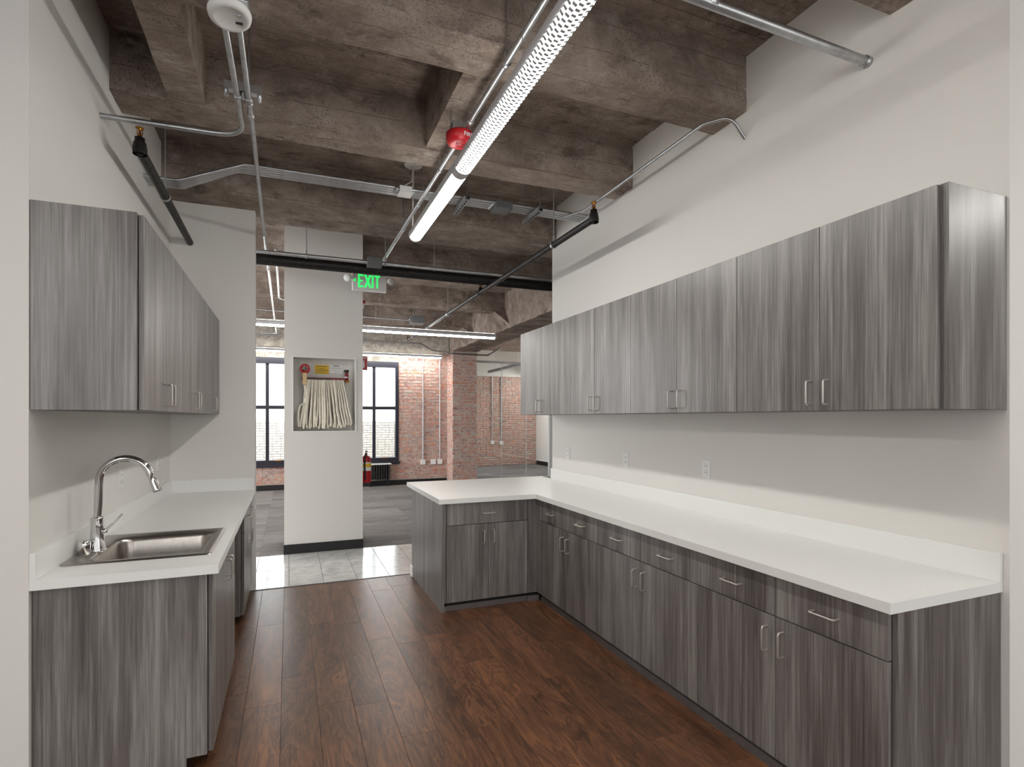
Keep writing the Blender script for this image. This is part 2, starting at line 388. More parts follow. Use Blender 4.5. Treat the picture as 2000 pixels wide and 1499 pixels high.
brick_stuff('brick_courses', 'brick', wk, 4.2, 7.6, .02, 2.84, 16.485)
MB().box(4.05, 7.75, 16.45, 16.8, 2.86, ZS).build('upper_wall', 'paint', wk)
ws = struct(MB().box(7.58, 7.75, 11.5, 16.5, 0, ZS).build('wall_side', 'paint'), 'bright white side wall of the glazed meeting room', 'wall')
MB().box(7.565, 7.58, 12.7, 16.45, 0, .13).build('baseboard', 'base_rubber', ws)
wn = struct(MB().box(4.06, 4.16, 12.66, 16.5, 0, .7).box(4.06, 4.16, 12.66, 16.5, 2.9, ZS).box(4.06, 4.16, 12.66, 13.2, .7, 2.9).box(4.06, 4.16, 15.9, 16.5, .7, 2.9).build('wall_inner', 'paint'), 'white wall of the meeting room behind the pilaster, with an added daylight opening', 'wall')  # side opening added to bring daylight into the meeting room
# windows
for i, (a, b) in enumerate(WIN):
    w = thing('window_%d' % (i+1), ((a+b)/2, YF+.05, ZW0), '', 'window')
    struct(w, ('black framed window left of the pale pier', 'black framed window above the radiator')[i], 'window')
    xm = (a+b)/2; f = MB()
    f.box(a, a+.07, YF-.03, YF+.12, ZW0, ZW1, .006).box(b-.07, b, YF-.03, YF+.12, ZW0, ZW1, .006).box(a, b, YF-.035, YF+.12, ZW1-.13, ZW1, .006).box(a, b, YF-.035, YF+.12, ZW0, ZW0+.14, .006)
    f.build('frame', 'frame_black', w)
    MB().box(a-.03, b+.03, YF-.07, YF+.05, ZW0-.01, ZW0+.045, .008).build('sill', 'frame_black', w)
    MB().box(xm-.033, xm+.033, YF+.01, YF+.09, ZW0+.1, ZW1-.1, .005).build('mullion', 'frame_black', w)
    MB().box(a+.05, b-.05, YF, YF+.08, 1.715, 1.79, .005).build('meeting_rail', 'frame_black', w)
    for x0, x1 in ((a+.06, xm-.03), (xm+.03, b-.06)):
        for z0, z1 in ((ZW0+.13, 1.72), (1.785, ZW1-.12)): MB().box(x0, x1, YF+.05, YF+.056, z0, z1).build('pane', 'glass', w)
    MB().box(xm+.16, xm+.28, YF-.05, YF-.03, ZW0+.12, ZW0+.145, .004).build('sash_lift', 'brass', w)
nb = tag(MB().box(-6, 4.0, 17.02, 17.3, -1.5, 1.42).build('neighbour_wall', 'white_brick'), 'white painted brick wall seen outside through the windows', 'wall')
brick_stuff('brick_courses', 'white_brick', nb, -2.5, 3.9, -.6, 1.4, 16.99)
# glass partition
gp = thing('glass_partition', (5.1, 12.66, 0), 'frameless glass partition with thin white joints beside the pilaster', 'partition')
xp = [4.06, 4.888, 5.55, 6.2]
for a, b in zip(xp, xp[1:]): MB().box(a+.004, b-.004, 12.655, 12.665, .04, 2.9).build('pane', 'glass', gp)
for x in xp[1:3]: MB().box(x-.006, x+.006, 12.65, 12.67, .04, 2.9).build('joint', 'white_plastic', gp)
MB().box(4.06, 6.2, 12.63, 12.69, 0, .045).build('bottom_rail', 'white_plastic', gp); MB().box(4.06, 6.2, 12.63, 12.69, 2.88, 2.93).build('top_rail', 'white_plastic', gp)
MB().box(6.18, 6.27, 12.6, 12.72, 0, 2.95, .004).build('end_post', 'white_plastic', gp)

# ---------------------------------------------------------------- cabinets
def pull(parent, p, along, out, ln=.104, pr=.032, r=.0046):
    p, al, ou = Vector(p), Vector(along), Vector(out); a, b = p-al*ln/2, p+al*ln/2
    return MB().tube(fillet([a, a+ou*pr, b+ou*pr, b], .012, 5), r, 8).build('handle', 'nickel', parent)
class Run:      # u runs along the row of cabinets, v is measured out from the wall, towards the room
    def __init__(s, fx): s.fx = fx
    def P(s, u, v, z): return Vector(s.fx(u, v, z))
    def box(s, u0, u1, v0, v1, z0, z1, bev=0, mb=None):
        a, b = s.P(u0, v0, z0), s.P(u1, v1, z1); return (mb or MB()).box(a.x, b.x, a.y, b.y, a.z, b.z, bev)
    def dirs(s): o = s.P(0, 0, 0); return s.P(1, 0, 0)-o, s.P(0, 1, 0)-o
RR = Run(lambda u, v, z: (W-v, u, z)); RL = Run(lambda u, v, z: (L+v, u, z)); RP = Run(lambda u, v, z: (u, 5.27-v, z))
def cabinet(run, name, label, group, u0, u1, dv, z0, z1, doors, drawers=None, zd=.674, toe=False, hz=None, ends=(), top_open=False, strip=True):
    root = thing(name, run.P((u0+u1)/2, dv/2, z0), label, 'cabinet', group); du, dvv = run.dirs(); T = .02
    zb = z0+(.07 if toe else 0)
    b = run.box(u0+.001, u1-.001, .002, dv-T-.003, zb, z1)
    b.build('body', 'board', root)
    if toe:
        run.box(u0+.001, u1-.001, dv-.12, dv-.1, z0, zb).build('toe_kick', 'base_rubber', root)
        if strip: run.box(u0+.001, u1-.001, dv-.1, dv-T-.004, z0, z0+.042).build('plinth_strip', 'board', root)
    for e in ends:
        a, c = (u0-.019, u0) if e == 0 else (u1, u1+.019)
        m = run.box(a, c, .002, dv-T-.002, z0, z1, .001) if not (toe and not strip) else run.box(a, c, .002, dv-.1, z0, z1)
        if toe and not strip: run.box(a, c, dv-.1, dv-T-.002, zb, z1, 0, m)
        m.build('end_panel', 'laminate', root)
    zt = z1-.004
    if drawers:
        for (a, c) in drawers:
            d = run.box(a+.0016, c-.0016, dv-T, dv, zd+.0035, zt, .0012).build('drawer', 'laminate', root)
            pull(d, run.P((a+c)/2, dv, (zd+zt)/2), du, dvv)
        zt = zd-.001
    for (a, c, side) in doors:
        d = run.box(a+.0016, c-.0016, dv-T, dv, zb+.001, zt, .0012).build('door', 'laminate', root)
        pull(d, run.P(c-.042 if side else a+.042, dv, hz), (0, 0, 1), dvv)
    return root
UZ0, UZ1 = 1.5516, 2.3656
g_ur, g_ul, g_br, g_bl = 'wall cabinets over the long counter', 'wall cabinets over the sink counter', 'base cabinets under the long counter', 'base cabinets under the sink counter'
us = [1.241+.4793*i for i in range(9)]
for i, lb in enumerate(('grey woodgrain wall cabinet nearest the camera on the right wall', 'second grey wall cabinet from the camera on the right wall', 'third grey wall cabinet from the camera on the right wall', 'farthest grey wall cabinet on the right wall, next to the brick view')):
    a, b, c = us[2*i:2*i+3]
    cabinet(RR, 'wall_cabinet', lb, g_ur, a, c, .377, UZ0, UZ1, [(a-(.0 if i else -.006), b, 1), (b, c, 0)], hz=1.632, ends=(0,) if i == 0 else ((1,) if i == 3 else ()))
ul = [2.681, 3.121, 3.556, 3.992, 4.43, 4.87, 5.335]
for i, lb in enumerate(('grey woodgrain wall cabinet above the sink with dark end panel', 'middle grey wall cabinet above the sink counter', 'farthest grey wall cabinet above the sink counter, by the end wall')):
    a, b, c = ul[2*i:2*i+3]
    cabinet(RL, 'wall_cabinet', lb, g_ul, a, c, .372, UZ0, UZ1, [(a, b, 1), (b, c, 0)], hz=1.632, ends=(0,) if i == 0 else ())
ub = [1.26, 1.734, 2.215, 2.695, 3.176, 3.632, 4.12]; CB = .851; HZ = .57
for i, lb in enumerate(('grey base cabinet nearest the camera under the long white counter', 'middle grey base cabinet under the long white counter', 'farthest grey base cabinet under the long counter, at the inside corner')):
    a, b, c = ub[2*i:2*i+3]
    cabinet(RR, 'base_cabinet', lb, g_br, a, c, .623, 0, CB, [(a, b, 1), (b, c, 0)], [(a, b), (b, c)], toe=True, hz=HZ, ends=(0,) if i == 0 else ())
pc = cabinet(RP, 'peninsula_cabinet', 'grey base cabinet in the short return of the counter, facing the camera', None, 1.139, 1.831, 1.118, 0, CB, [(1.139, 1.485, 1), (1.485, 1.831, 0)], [(1.139, 1.831)], toe=True, hz=HZ)
MB().box(1.1, 1.12, 4.15, 5.27, 0, CB, .001).build('end_panel', 'laminate', pc)
MB().box(1.12, 1.137, 4.153, 4.4, .071, CB, .001).box(1.12, 1.137, 4.156, 4.17, 0, .042).build('side_filler', 'laminate', pc)
MB().box(1.834, 1.917, 4.153, 4.172, .071, CB, .001).box(1.915, 1.934, 4.12, 4.153, .071, CB).build('corner_filler', 'laminate', pc)
MB().box(1.834, 2.5, 4.18, 5.27, .071, CB).build('corner_box', 'board', pc)
MB().box(1.831, 1.94, 4.156, 4.25, 0, .042).build('plinth_strip', 'board', pc)
MB().box(1.11, 2.52, 5.272, 5.288, 0, CB).build('back_panel', 'laminate', pc)
MB().box(1.085, 1.1, 5.2, 5.29, 0, .1, .003).build('base_corner', 'white_plastic', pc)
# left row: sink base, open appliance bay, drawer base
sb = cabinet(RL, 'base_cabinet', 'grey base cabinet under the steel sink with dark end panel', g_bl, 2.699, 3.713, .624, 0, .5, [(2.699, 3.206, 1), (3.206, 3.713, 0)], None, toe=True, hz=.74, ends=(), strip=False)
for o in list(sb.children):
    if o.name.startswith('door'):
        for v in o.data.vertices:
            if v.co.z > .2: v.co.z += CB-.5
MB().box(L+.002, L+.524, 2.68, 2.699, 0, CB).box(L+.524, L+.602, 2.68, 2.699, .07, CB).build('end_panel', 'laminate', sb)
MB().box(L+.002, L+.6, 3.694, 3.713, .07, CB).build('side_panel', 'laminate', sb)
cabinet(RL, 'base_cabinet', 'grey drawer base cabinet beside the end wall, past the open bay', g_bl, 4.472, 5.34, .624, 0, CB, [(4.472, 4.906, 1), (4.906, 5.34, 0)], [(4.472, 4.906), (4.906, 5.34)], toe=True, hz=HZ, ends=(0,), strip=False)
# ---------------------------------------------------------------- counters
ct = thing('countertop', (1.9, 3.2, .851), 'long white L-shaped countertop with short return and low backsplash', 'countertop')
MB().prism([(1.89, 1.235), (W-.001, 1.235), (W-.001, 5.386), (1.074, 5.386), (1.074, 4.127), (1.89, 4.127)], .8515, .89).build('slab', 'counter', ct)
MB().box(W-.02, W-.001, 1.235, 5.12, .89, 1.0, .001).build('backsplash', 'counter', ct)
cl = thing('countertop', (-.6, 4, .851), 'white countertop with the steel sink along the left wall', 'countertop')
HX0, HX1, HY0, HY1 = -.83, -.37, 2.9, 3.43
MB().box(L+.001, HX0, 2.655, 5.343, .8515, .89).box(HX1, -.281, 2.655, 5.343, .8515, .89).box(HX0, HX1, 2.655, HY0, .8515, .89).box(HX0, HX1, HY1, 5.343, .8515, .89).build('slab', 'counter', cl)
MB().box(L+.001, L+.02, 2.655, 5.343, .89, .994, .001).box(L+.02, -.285, 5.324, 5.343, .89, .994, .001).build('backsplash', 'counter', cl)
# ---------------------------------------------------------------- sink and taps
def rrect(x0, x1, y0, y1, r, z, n=6):
    p = []
    for cx, cy, a0 in ((x1-r, y1-r, 0), (x0+r, y1-r, 90), (x0+r, y0+r, 180), (x1-r, y0+r, 270)):
        for i in range(n+1):
            a = R(a0+90*i/n); p.append((cx+r*math.cos(a), cy+r*math.sin(a), z))
    return p
sk = thing('sink', (-.6, 3.18, .89), 'brushed stainless steel drop-in sink in the left counter', 'sink')
X0, X1, Y0, Y1 = -.905, -.331, 2.86, 3.515
bx = (-.812, -.385, 2.918, 3.415)
lo = [rrect(X0, X1, Y0, Y1, .025, .8905), rrect(X0+.004, X1-.004, Y0+.004, Y1-.004, .024, .896), rrect(X0+.02, X1-.02, Y0+.02, Y1-.02, .02, .8955),
      rrect(bx[0]-.012, bx[1]+.012, bx[2]-.012, bx[3]+.012, .07, .8935), rrect(*bx, .065, .888), rrect(bx[0]+.006, bx[1]-.006, bx[2]+.006, bx[3]-.006, .063, .87)]
for d, z in ((.012, .80), (.018, .745), (.03, .725), (.06, .715), (.12, .711)): lo.append(rrect(bx[0]+d, bx[1]-d, bx[2]+d, bx[3]-d, max(.06-d*.2, .03), z))
MB().loft(lo).build('bowl', 'steel', sk)
MB().lathe((-.6, 3.165, .7115), [(0, .002), (.03, .002), (.042, .004), (.045, 0)], n=24).build('drain', 'chrome', sk)
fc = thing('faucet', (-.835, 3.12, .895), 'tall chrome gooseneck pull-down faucet behind the sink', 'faucet')
bx_, by_ = -.835, 3.12
MB().lathe((bx_, by_, .894), [(0, 0), (.038, 0), (.038, .006), (.033, .02), (.029, .06), (.026, .11), (.0255, .15), (.027, .153), (.027, .158), (.018, .162), (.0, .162)], n=24).build('body', 'chrome', fc)
arc = [(bx_, by_, 1.05), (bx_+.004, by_, 1.12), (bx_+.006, by_, 1.2)]
rad = .104; cxx = bx_+.007+rad
arc += [(cxx-rad*math.cos(R(a)), by_, 1.222+rad*math.sin(R(a))) for a in range(0, 166, 11)]
MB().tube(arc, .0168, 16).build('spout', 'chrome', fc)
e = Vector(arc[-1]); dd = (Vector(arc[-1])-Vector(arc[-2])).normalized()
MB().lathe(e-dd*.004, [(0, 0), (.019, 0), (.019, .006), (.0155, .01), (.0165, .04), (.021, .085), (.0215, .092), (.017, .096), (0, .094)], axis=dd, n=20).build('spray_head', 'chrome', fc)
MB().lathe((bx_+.015, by_-.004, .985), [(.012, 0), (.012, .02), (.009, .026), (0, .026)], axis=(.9, -.2, .1), n=14).tube([(bx_+.035, by_-.006, .99), (bx_+.06, by_+.01, 1.02), (bx_+.092, by_+.03, 1.058)], [.0055, .005, .004], 8).build('lever', 'chrome', fc)
ag = tag(MB().lathe((-.872, 3.07, .894), [(0, 0), (.026, 0), (.026, .045), (.024, .058), (.02, .062), (0, .062)], n=18).build('air_gap_cap', 'chrome'), 'short round chrome air gap cap beside the faucet', 'sink fitting')
# ---------------------------------------------------------------- wall outlets
def outlet(x, y, z, s, label, switch=False):
    t = thing('wall_outlet', (x, y, z), label, 'outlet', 'white wall outlets')
    MB().box(x, x+s*.006, y-.036, y+.036, z-.058, z+.058, .002).build('cover_plate', 'white_plastic', t)
    for dz in (-.021, .021):
        MB().box(x+s*.006, x+s*.009, y-.017, y+.017, z+dz-.015, z+dz+.015, .002).build('socket', 'white_plastic', t)
        MB().box(x+s*.009, x+s*.0095, y-.008, y-.0055, z+dz-.004, z+dz+.007).box(x+s*.009, x+s*.0095, y+.0055, y+.008, z+dz-.004, z+dz+.006).build('slot', 'ink', t)
outlet(W, 2.846, 1.184, -1, 'white outlet on the right wall nearest the camera')
outlet(W, 3.771, 1.18, -1, 'white outlet on the right wall, middle of three')
outlet(W, 4.766, 1.175, -1, 'white outlet on the right wall nearest the brick room')
outlet(L, 3.894, 1.161, 1, 'white outlet on the left wall behind the faucet')
outlet(L, 4.877, 1.178, 1, 'white outlet on the left wall near the end wall')
# ---------------------------------------------------------------- pendant lights
def half_tube(m, y0, y1, x, z, r, a0, a1, n=14, axis='y', th=0):
    pts = [(math.cos(R(a0+(a1-a0)*i/n))*r, math.sin(R(a0+(a1-a0)*i/n))*r) for i in range(n+1)]
    f = (lambda p, t: (x+p[0], t, z+p[1])) if axis == 'y' else (lambda p, t: (t, x+p[0], z+p[1]))
    m.add([f(p, t) for t in (y0, y1) for p in pts], [(i, i+1, n+2+i, n+1+i) for i in range(n)], True); return m
def linear_light(name, label, group, x, z, y0, y1, r, ysplit=None, axis='y', hang=()):
    P = (lambda a, t, c: (a, t, c)) if axis == 'y' else (lambda a, t, c: (t, a, c))
    t = thing(name, P(x, (y0+y1)/2, z), label, 'light fixture', group)
    half_tube(half_tube(MB(), y0, y1, x, z, r, -28, 58, 9, axis), y0, y1, x, z, r, 122, 208, 9, axis).build('housing', 'fixture_white', t)
    half_tube(MB(), y0+.01, y1-.01, x, z, r*.97, 56, 124, 6, axis).build('added_uplight', 'fill_glow', t)  # added glow on top of the housing, soft fill for the ceiling
    half_tube(MB(), y0+.01, y1-.01, x, z, r*.97, 208, 332, 12, axis).build('lens', 'lamp', t)
    for yy, s in ((y0, -1), (y1, 1)): MB().lathe(P(x, yy, z), [(0, .012), (r*.8, .012), (r*1.02, .004), (r*1.02, -.02), (r*.98, -.02)], axis=P(0, s, 0), n=24).build('end_cap', 'fixture_white', t)
    if ysplit:
        MB().tube([P(x, ysplit-.03, z), P(x, ysplit+.05, z)], r*1.03, 24).build('joint_collar', 'louver', t)
        m = MB()
        for k in range(6):                # staggered cells of the louver, six lanes across
            a0 = 206+k*21.5; y = y0+.03+(.014 if k % 2 else 0)
            while y < ysplit-.05:
                half_tube(m, y, y+.0155, x, z, r*1.035, a0, a0+21.5, 3, axis); y += .028
        m.build('louver', 'louver', t)
    for h in hang: MB().tube([P(x, h, z+r*.9), P(x, h, ZS)], .0016, 5).build('hanger_cable', 'galv', t)
    return t
linear_light('pendant_light', 'long white linear pendant light with louvers above the kitchen aisle', None, .945, 3.0, .25, 4.4, .053, 3.1, hang=(.6, 2.2, 4.1))
linear_light('pendant_light', 'added unseen linear fill light behind the camera, left side', 'far pendant lights', -2.2, 3.0, -2.8, 1.3, .053)  # added out of view as fill light
linear_light('pendant_light', 'added unseen linear fill light behind the camera, right side', 'far pendant lights', 4.4, 3.0, -2.8, .8, .053)  # second unseen lamp added for fill from behind the camera
linear_light('pendant_light', 'white linear pendant light crossing beyond the pale pier', 'far pendant lights', 8.6, 2.89, -4.6, 3.2, .048, axis='x', hang=(1.3, 2.7))
linear_light('pendant_light', 'white linear pendant light close to the brick window wall', 'far pendant lights', 12.28, 2.93, -4.6, 3.26, .042, axis='x', hang=(1.6, 2.9))
linear_light('pendant_light', 'added hidden linear fill light at the right side of the meeting room', 'far pendant lights', 6.9, 3.1, 13.3, 16.0, .06, hang=(14, 15.5))  # lamp added out of sight to brighten the meeting room
t = thing('unlit_fixture', (5.75, 14.6, 2.95), 'dark unlit linear fixture hanging inside the glazed meeting room', 'light fixture')
MB().box(5.7, 5.8, 13.2, 16.0, 2.93, 3.0, .01).build('housing', 'grey_metal', t); MB().box(5.715, 5.785, 13.25, 15.95, 2.922, 2.93).build('lens', 'louver', t)
for yy in (13.8, 15.4): MB().tube([(5.75, yy, 3.0), (5.75, yy, ZS)], .003, 6).build('hanger_cable', 'galv', t)
# ---------------------------------------------------------------- conduits and pipes
def conduit(name, label, pts, r, mat='galv', cat='conduit', group='galvanised conduits', rods=(), fil=.1, clamps=(), n=10):
    t = thing(name, pts[0], label, cat, group)
    MB().tube(fillet(pts, fil, 8), r, n).build('tube', mat, t)
    for (x, y, z) in rods:
        m = MB().tube([(x, y, z+r), (x, y, ZS)], .004, 6); m.build('hanger_rod', 'galv', t)
        MB().lathe((x, y, z), [(r+.003, -.012), (r+.005, -.012), (r+.005, .012), (r+.003, .012)], axis=Vector(pts[-1])-Vector(pts[0]), n=14).box(x-.007, x+.007, y-.007, y+.007, z+r, z+r+.045).build('hanger_ring', 'galv', t)
    for (x, y, z, ax) in clamps:
        MB().lathe((x, y, z), [(r, -.018), (r+.004, -.018), (r+.004, .018), (r, .018)], axis=ax, n=14).build('coupling', 'galv', t)
    return t
Y_ = (0, 1, 0)
conduit('conduit', 'steel conduit from the smoke detector bending across to the left wall', [(-.245, 2.5, 3.143), (-.237, 3.513, 3.143), (L, 3.513, 3.125)], .0145, fil=.17, clamps=((-.24, 3.08, 3.143, Y_),))
conduit('conduit', 'long steel conduit running from the smoke detector to the far office', [(-.19, 2.5, 3.143), (-.19, 3.6, 3.143), (-.205, 6, 3.143), (-.226, 11.4, 3.143), (-.5, 11.47, 3.143)], .013, clamps=((-.19, 3.09, 3.143, Y_), (-.19, 3.25, 3.143, Y_), (-.2, 5.3, 3.143, Y_), (-.207, 6.5, 3.143, Y_)), rods=((-.19, 3.12, 3.143),))
MBs = MB(); MBs.box(-.3, -.13, 3.05, 3.09, 3.16, 3.2)
for dx in (-.29, -.215, -.14): MBs.lathe((dx, 3.07, 3.13), [(0, 0), (.009, 0), (.009, .08), (0, .08)], n=8)
tag(MBs.build('strut_clamp', 'galv'), 'small bolted strut clamping the two conduits near the smoke detector', 'bracket')
conduit('conduit', 'short steel conduit beside the long one in the far office, left of the pier', [(-.12, 5.9, 3.2), (-.13, 8.3, 3.2), (.1, 8.6, 3.2)], .013, rods=((-.125, 7.6, 3.2),))
conduit('conduit', 'steel conduit left of the pendant light carrying the red strobe', [(.985, .2, 3.25), (.978, 3.3, 3.25), (.958, 6.2, 3.25), (.958, 6.2, 3.1)], .016, rods=((.983, 2.486, 3.25), (.976, 3.72, 3.25), (.968, 5.0, 3.25)), clamps=((.98, 3.05, 3.25, Y_), (.97, 4.4, 3.25, Y_)))
for i, lb in enumerate(('topmost of four parallel conduits crossing under the ceiling', 'second of four parallel conduits crossing under the ceiling', 'third of four parallel conduits crossing under the ceiling', 'lowest of four parallel conduits crossing under the ceiling')):
    dy = -.045*i; d = .0
    conduit('conduit', lb, [(L, 4.58+dy, 3.19), (-.72, 4.58+dy, 3.19), (-.36+.02*i, 4.58+dy, 3.375), (W, 4.53+dy, 3.375)], .0125, group='four crossing conduits', fil=.12)
def strut(x, lb):
    t = thing('strut_channel', (x, 4.5, 3.35), lb, 'bracket', 'slotted strut hangers')
    m = MB().box(x-.02, x+.02, 4.3, 4.66, 3.352, 3.356).box(x-.02, x-.017, 4.3, 4.66, 3.318, 3.354).box(x+.017, x+.02, 4.3, 4.66, 3.318, 3.354).box(x-.02, x+.02, 4.3, 4.66, 3.316, 3.319); m.build('channel', 'galv', t)
    for k in range(6): MB().box(x-.007, x+.007, 4.325+k*.056, 4.36+k*.056, 3.314, 3.3165).build('slot', 'black', t)
    for yy in (4.32, 4.64): MB().tube([(x, yy, 3.31), (x, yy, ZS)], .004, 6).build('hanger_rod', 'galv', t)
strut(1.36, 'slotted strut hanger under the crossing conduits, nearer the pendant light'); strut(2.02, 'slotted strut hanger under the crossing conduits, nearer the right wall')
def jbox(x, y, z, sx, sy, sz, mat, lb):
    t = thing('junction_box', (x, y, z), lb, 'junction box', 'ceiling junction boxes')
    MB().box(x-sx/2, x+sx/2, y-sy/2, y+sy/2, z-sz/2, z+sz/2, .003).build('box', mat, t)
    MB().box(x-sx/2-.003, x+sx/2+.003, y-sy/2-.003, y+sy/2+.003, z-sz/2-.004, z-sz/2, .001).build('cover', mat, t)
    for k in (-.3, 0, .3): MB().lathe((x-sx/2-.03, y+sy*k, z), [(0, 0), (.016, 0), (.016, .03), (0, .03)], axis=(1, 0, 0), n=10).build('connector', 'galv', t)
jbox(.87, 4.44, 3.36, .1, .1, .055, 'white_plastic', 'white junction box on the crossing conduits under the round disc')
jbox(1.72, 4.47, 3.365, .15, .15, .06, 'grey_metal', 'grey junction box on the crossing conduits between the struts')
jbox(2.03, 9.3, 3.2, .22, .2, .12, 'grey_metal', 'grey junction box in the far office above the far pendant')
conduit('conduit', 'thin conduit hugging the top of the right wall with an arched end', [(W, 2.519, 3.2), (2.43, 2.52, 3.31), (2.345, 2.66, 3.318), (2.345, 4.1, 3.3), (2.24, 4.33, 3.3)], .011, fil=.09)
conduit('conduit', 'thick conduit entering the right wall at the top of the view', [(-.6, 1.765, 3.235), (W, 1.765, 3.204)], .022, clamps=((1.60, 1.765, 3.221, (1, 0, 0)), (W-.01, 1.765, 3.204, (1, 0, 0))))
def head(t, x, y, z, r):
    MB().lathe((x, y, z), [(r*1.25, -r), (r*1.3, 0), (r*1.1, r*1.3), (r*.9, r*1.6), (r*.9, r*2.3), (0, r*2.3)], n=16).build('elbow', 'black_pipe', t)
    h = MB().lathe((x, y, z+r*2.3), [(.012, 0), (.012, .018), (.006, .022), (.005, .05), (.007, .052), (.007, .056), (0, .056)], n=12)
    h.tube([(x-.011, y, z+r*2.3+.015), (x-.014, y, z+r*2.3+.035), (x, y, z+r*2.3+.055), (x+.014, y, z+r*2.3+.035), (x+.011, y, z+r*2.3+.015)], .0025, 6)
    h.lathe((x, y, z+r*2.3+.056), [(0, .002), (.02, .0), (.022, -.004), (0, -.002)], n=16); h.build('sprinkler_head', 'brass', t)
t = conduit('sprinkler_pipe', 'black sprinkler pipe along the left wall ending above the cabinets', [(-.768, 3.6, 3.014), (-.78, 5.344, 3.014)], .026, 'black_pipe', 'pipe', 'black sprinkler pipes', rods=((-.772, 4.3, 3.014),), n=16); head(t, -.768, 3.6, 3.014, .028)
t = conduit('sprinkler_pipe', 'sprinkler pipe running along the right side into the far office', [(2.047, 3.452, 2.966), (2.03, 10.1, 2.966)], .026, 'black_pipe', 'pipe', 'black sprinkler pipes', rods=((2.045, 4.1, 2.966), (2.037, 7.35, 2.966), (2.031, 9.6, 2.966)), n=16)
head(t, 2.047, 3.452, 2.966, .028); head(t, 2.04, 5.97, 2.966, .024); head(t, 2.03, 10.08, 2.966, .02)
conduit('main_pipe', 'thick black main pipe crossing in front of the pale pier', [(-1.2, 5.75, 3.036), (3.4, 5.75, 3.06)], .054, 'black_pipe', 'pipe', None, n=20)
conduit('conduit', 'steel conduit lying just above the black main pipe', [(-1.1, 5.58, 3.062), (3.3, 5.58, 3.086)], .019, rods=((.155, 5.58, 3.069), (.9, 5.58, 3.073), (1.4, 5.58, 3.076)))
tag(MB().box(.72, .86, 5.52, 5.64, 3.03, 3.115, .004).build('conduit_box', 'grey_metal'), 'small grey box above the exit sign on the crossing conduit', 'junction box')
conduit('conduit', 'conduit crossing the far office below the edge beam toward the pilaster', [(-1, 11.6, 3.14), (2.6, 11.6, 3.12), (2.9, 11.7, 3.0), (3.45, 12.05, 2.99), (4.3, 12.05, 2.99), (4.7, 12.3, 3.2)], .018, rods=((2.0, 11.6, 3.12), (3.1, 11.82, 3.0)))
conduit('conduit', 'thin conduit crossing the far office above the far pendant light', [(-1, 9.4, 3.22), (1.95, 9.35, 3.2)], .014, rods=((1.35, 9.36, 3.205),))
conduit('black_pipe_stub', 'black capped pipe end high on the left wall', [(L, 2.7, 3.52), (-.86, 2.86, 3.52)], .03, 'black', 'pipe', None, n=14)
# ceiling disc
t = thing('ceiling_disc', (.98, 4.63, ZS), 'round white ceiling disc with a thin tube hanging from it', 'ceiling fitting')
MB().lathe((.975, 4.61, ZS-.03), [(0, 0), (.075, 0), (.078, .006), (.03, .02), (.03, .04)], n=28).build('plate', 'white_plastic', t)
MB().tube([(.975, 4.61, ZS-.03), (.975, 4.63, 3.15)], .007, 8).build('drop_tube', 'white_plastic', t)
MB().tube(fillet([(.975, 4.61, ZS-.04), (.95, 4.56, 3.5), (.88, 4.46, 3.42), (.875, 4.44, 3.39)], .05), .006, 8).build('cable', 'white_plastic', t)
# smoke detector
t = thing('smoke_detector', (-.222, 2.47, 3.15), 'round white smoke detector under a steel box at the conduits', 'smoke detector')
ax = Vector((.06, -.12, -1)).normalized(); b0 = Vector((-.222, 2.475, 3.16))
MB().lathe(b0, [(0, 0), (.078, 0), (.082, .008), (.078, .024), (.06, .032), (.058, .030), (0, .034)], axis=ax, n=32).build('cover', 'white_plastic', t)
u = ax.orthogonal().normalized(); w = ax.cross(u)
c = b0+ax*.033; MB().tube([c+Vector((.02, .012, 0)), c+Vector((.045, .012, 0))], .005, 8).build('test_button', 'black', t)
for a in ((-.035, .03), (.03, -.035)): MB().tube([c+Vector((a[0]-.012, a[1], 0)), c+Vector((a[0]+.012, a[1], 0))], .0035, 6).build('vent', 'galv', t)
MB().box(-.29, -.15, 2.4, 2.55, 3.165, 3.24, .003).build('back_box', 'galv', t)
MB().tube([(-.165, 2.55, 3.24), (-.165, 2.55, ZS)], .004, 6).build('hanger_rod', 'galv', t)
# fire strobe
t = thing('fire_strobe', (.96, 3.2, 3.2), 'red ceiling fire strobe lettered FIRE hanging beside the pendant light', 'fire alarm')
MB().lathe((.955, 3.18, 3.235), [(0, 0), (.082, 0), (.084, .012), (.084, .035), (.072, .06), (.05, .068), (0, .068)], axis=(0, 0, -1), n=32).build('housing', 'red', t)
MB().box(.925, .985, 3.12, 3.165, 3.145, 3.172, .006).build('lens', 'glass', t)
text('FIRE', .034, .001, 'lettering', 'white_plastic', t, Matrix.Translation((.985, 3.0985, 3.2)) @ Matrix.Rotation(R(12), 4, 'Z') @ Matrix.Rotation(R(90), 4, 'X'))
MB().box(.9, 1.01, 3.14, 3.22, 3.225, 3.29, .004).build('back_box', 'galv', t)
for x in (.9, 1.01): MB().tube([(x, 3.18, 3.235), (x, 3.18, ZS)], .004, 6).build('hanger_rod', 'galv', t)
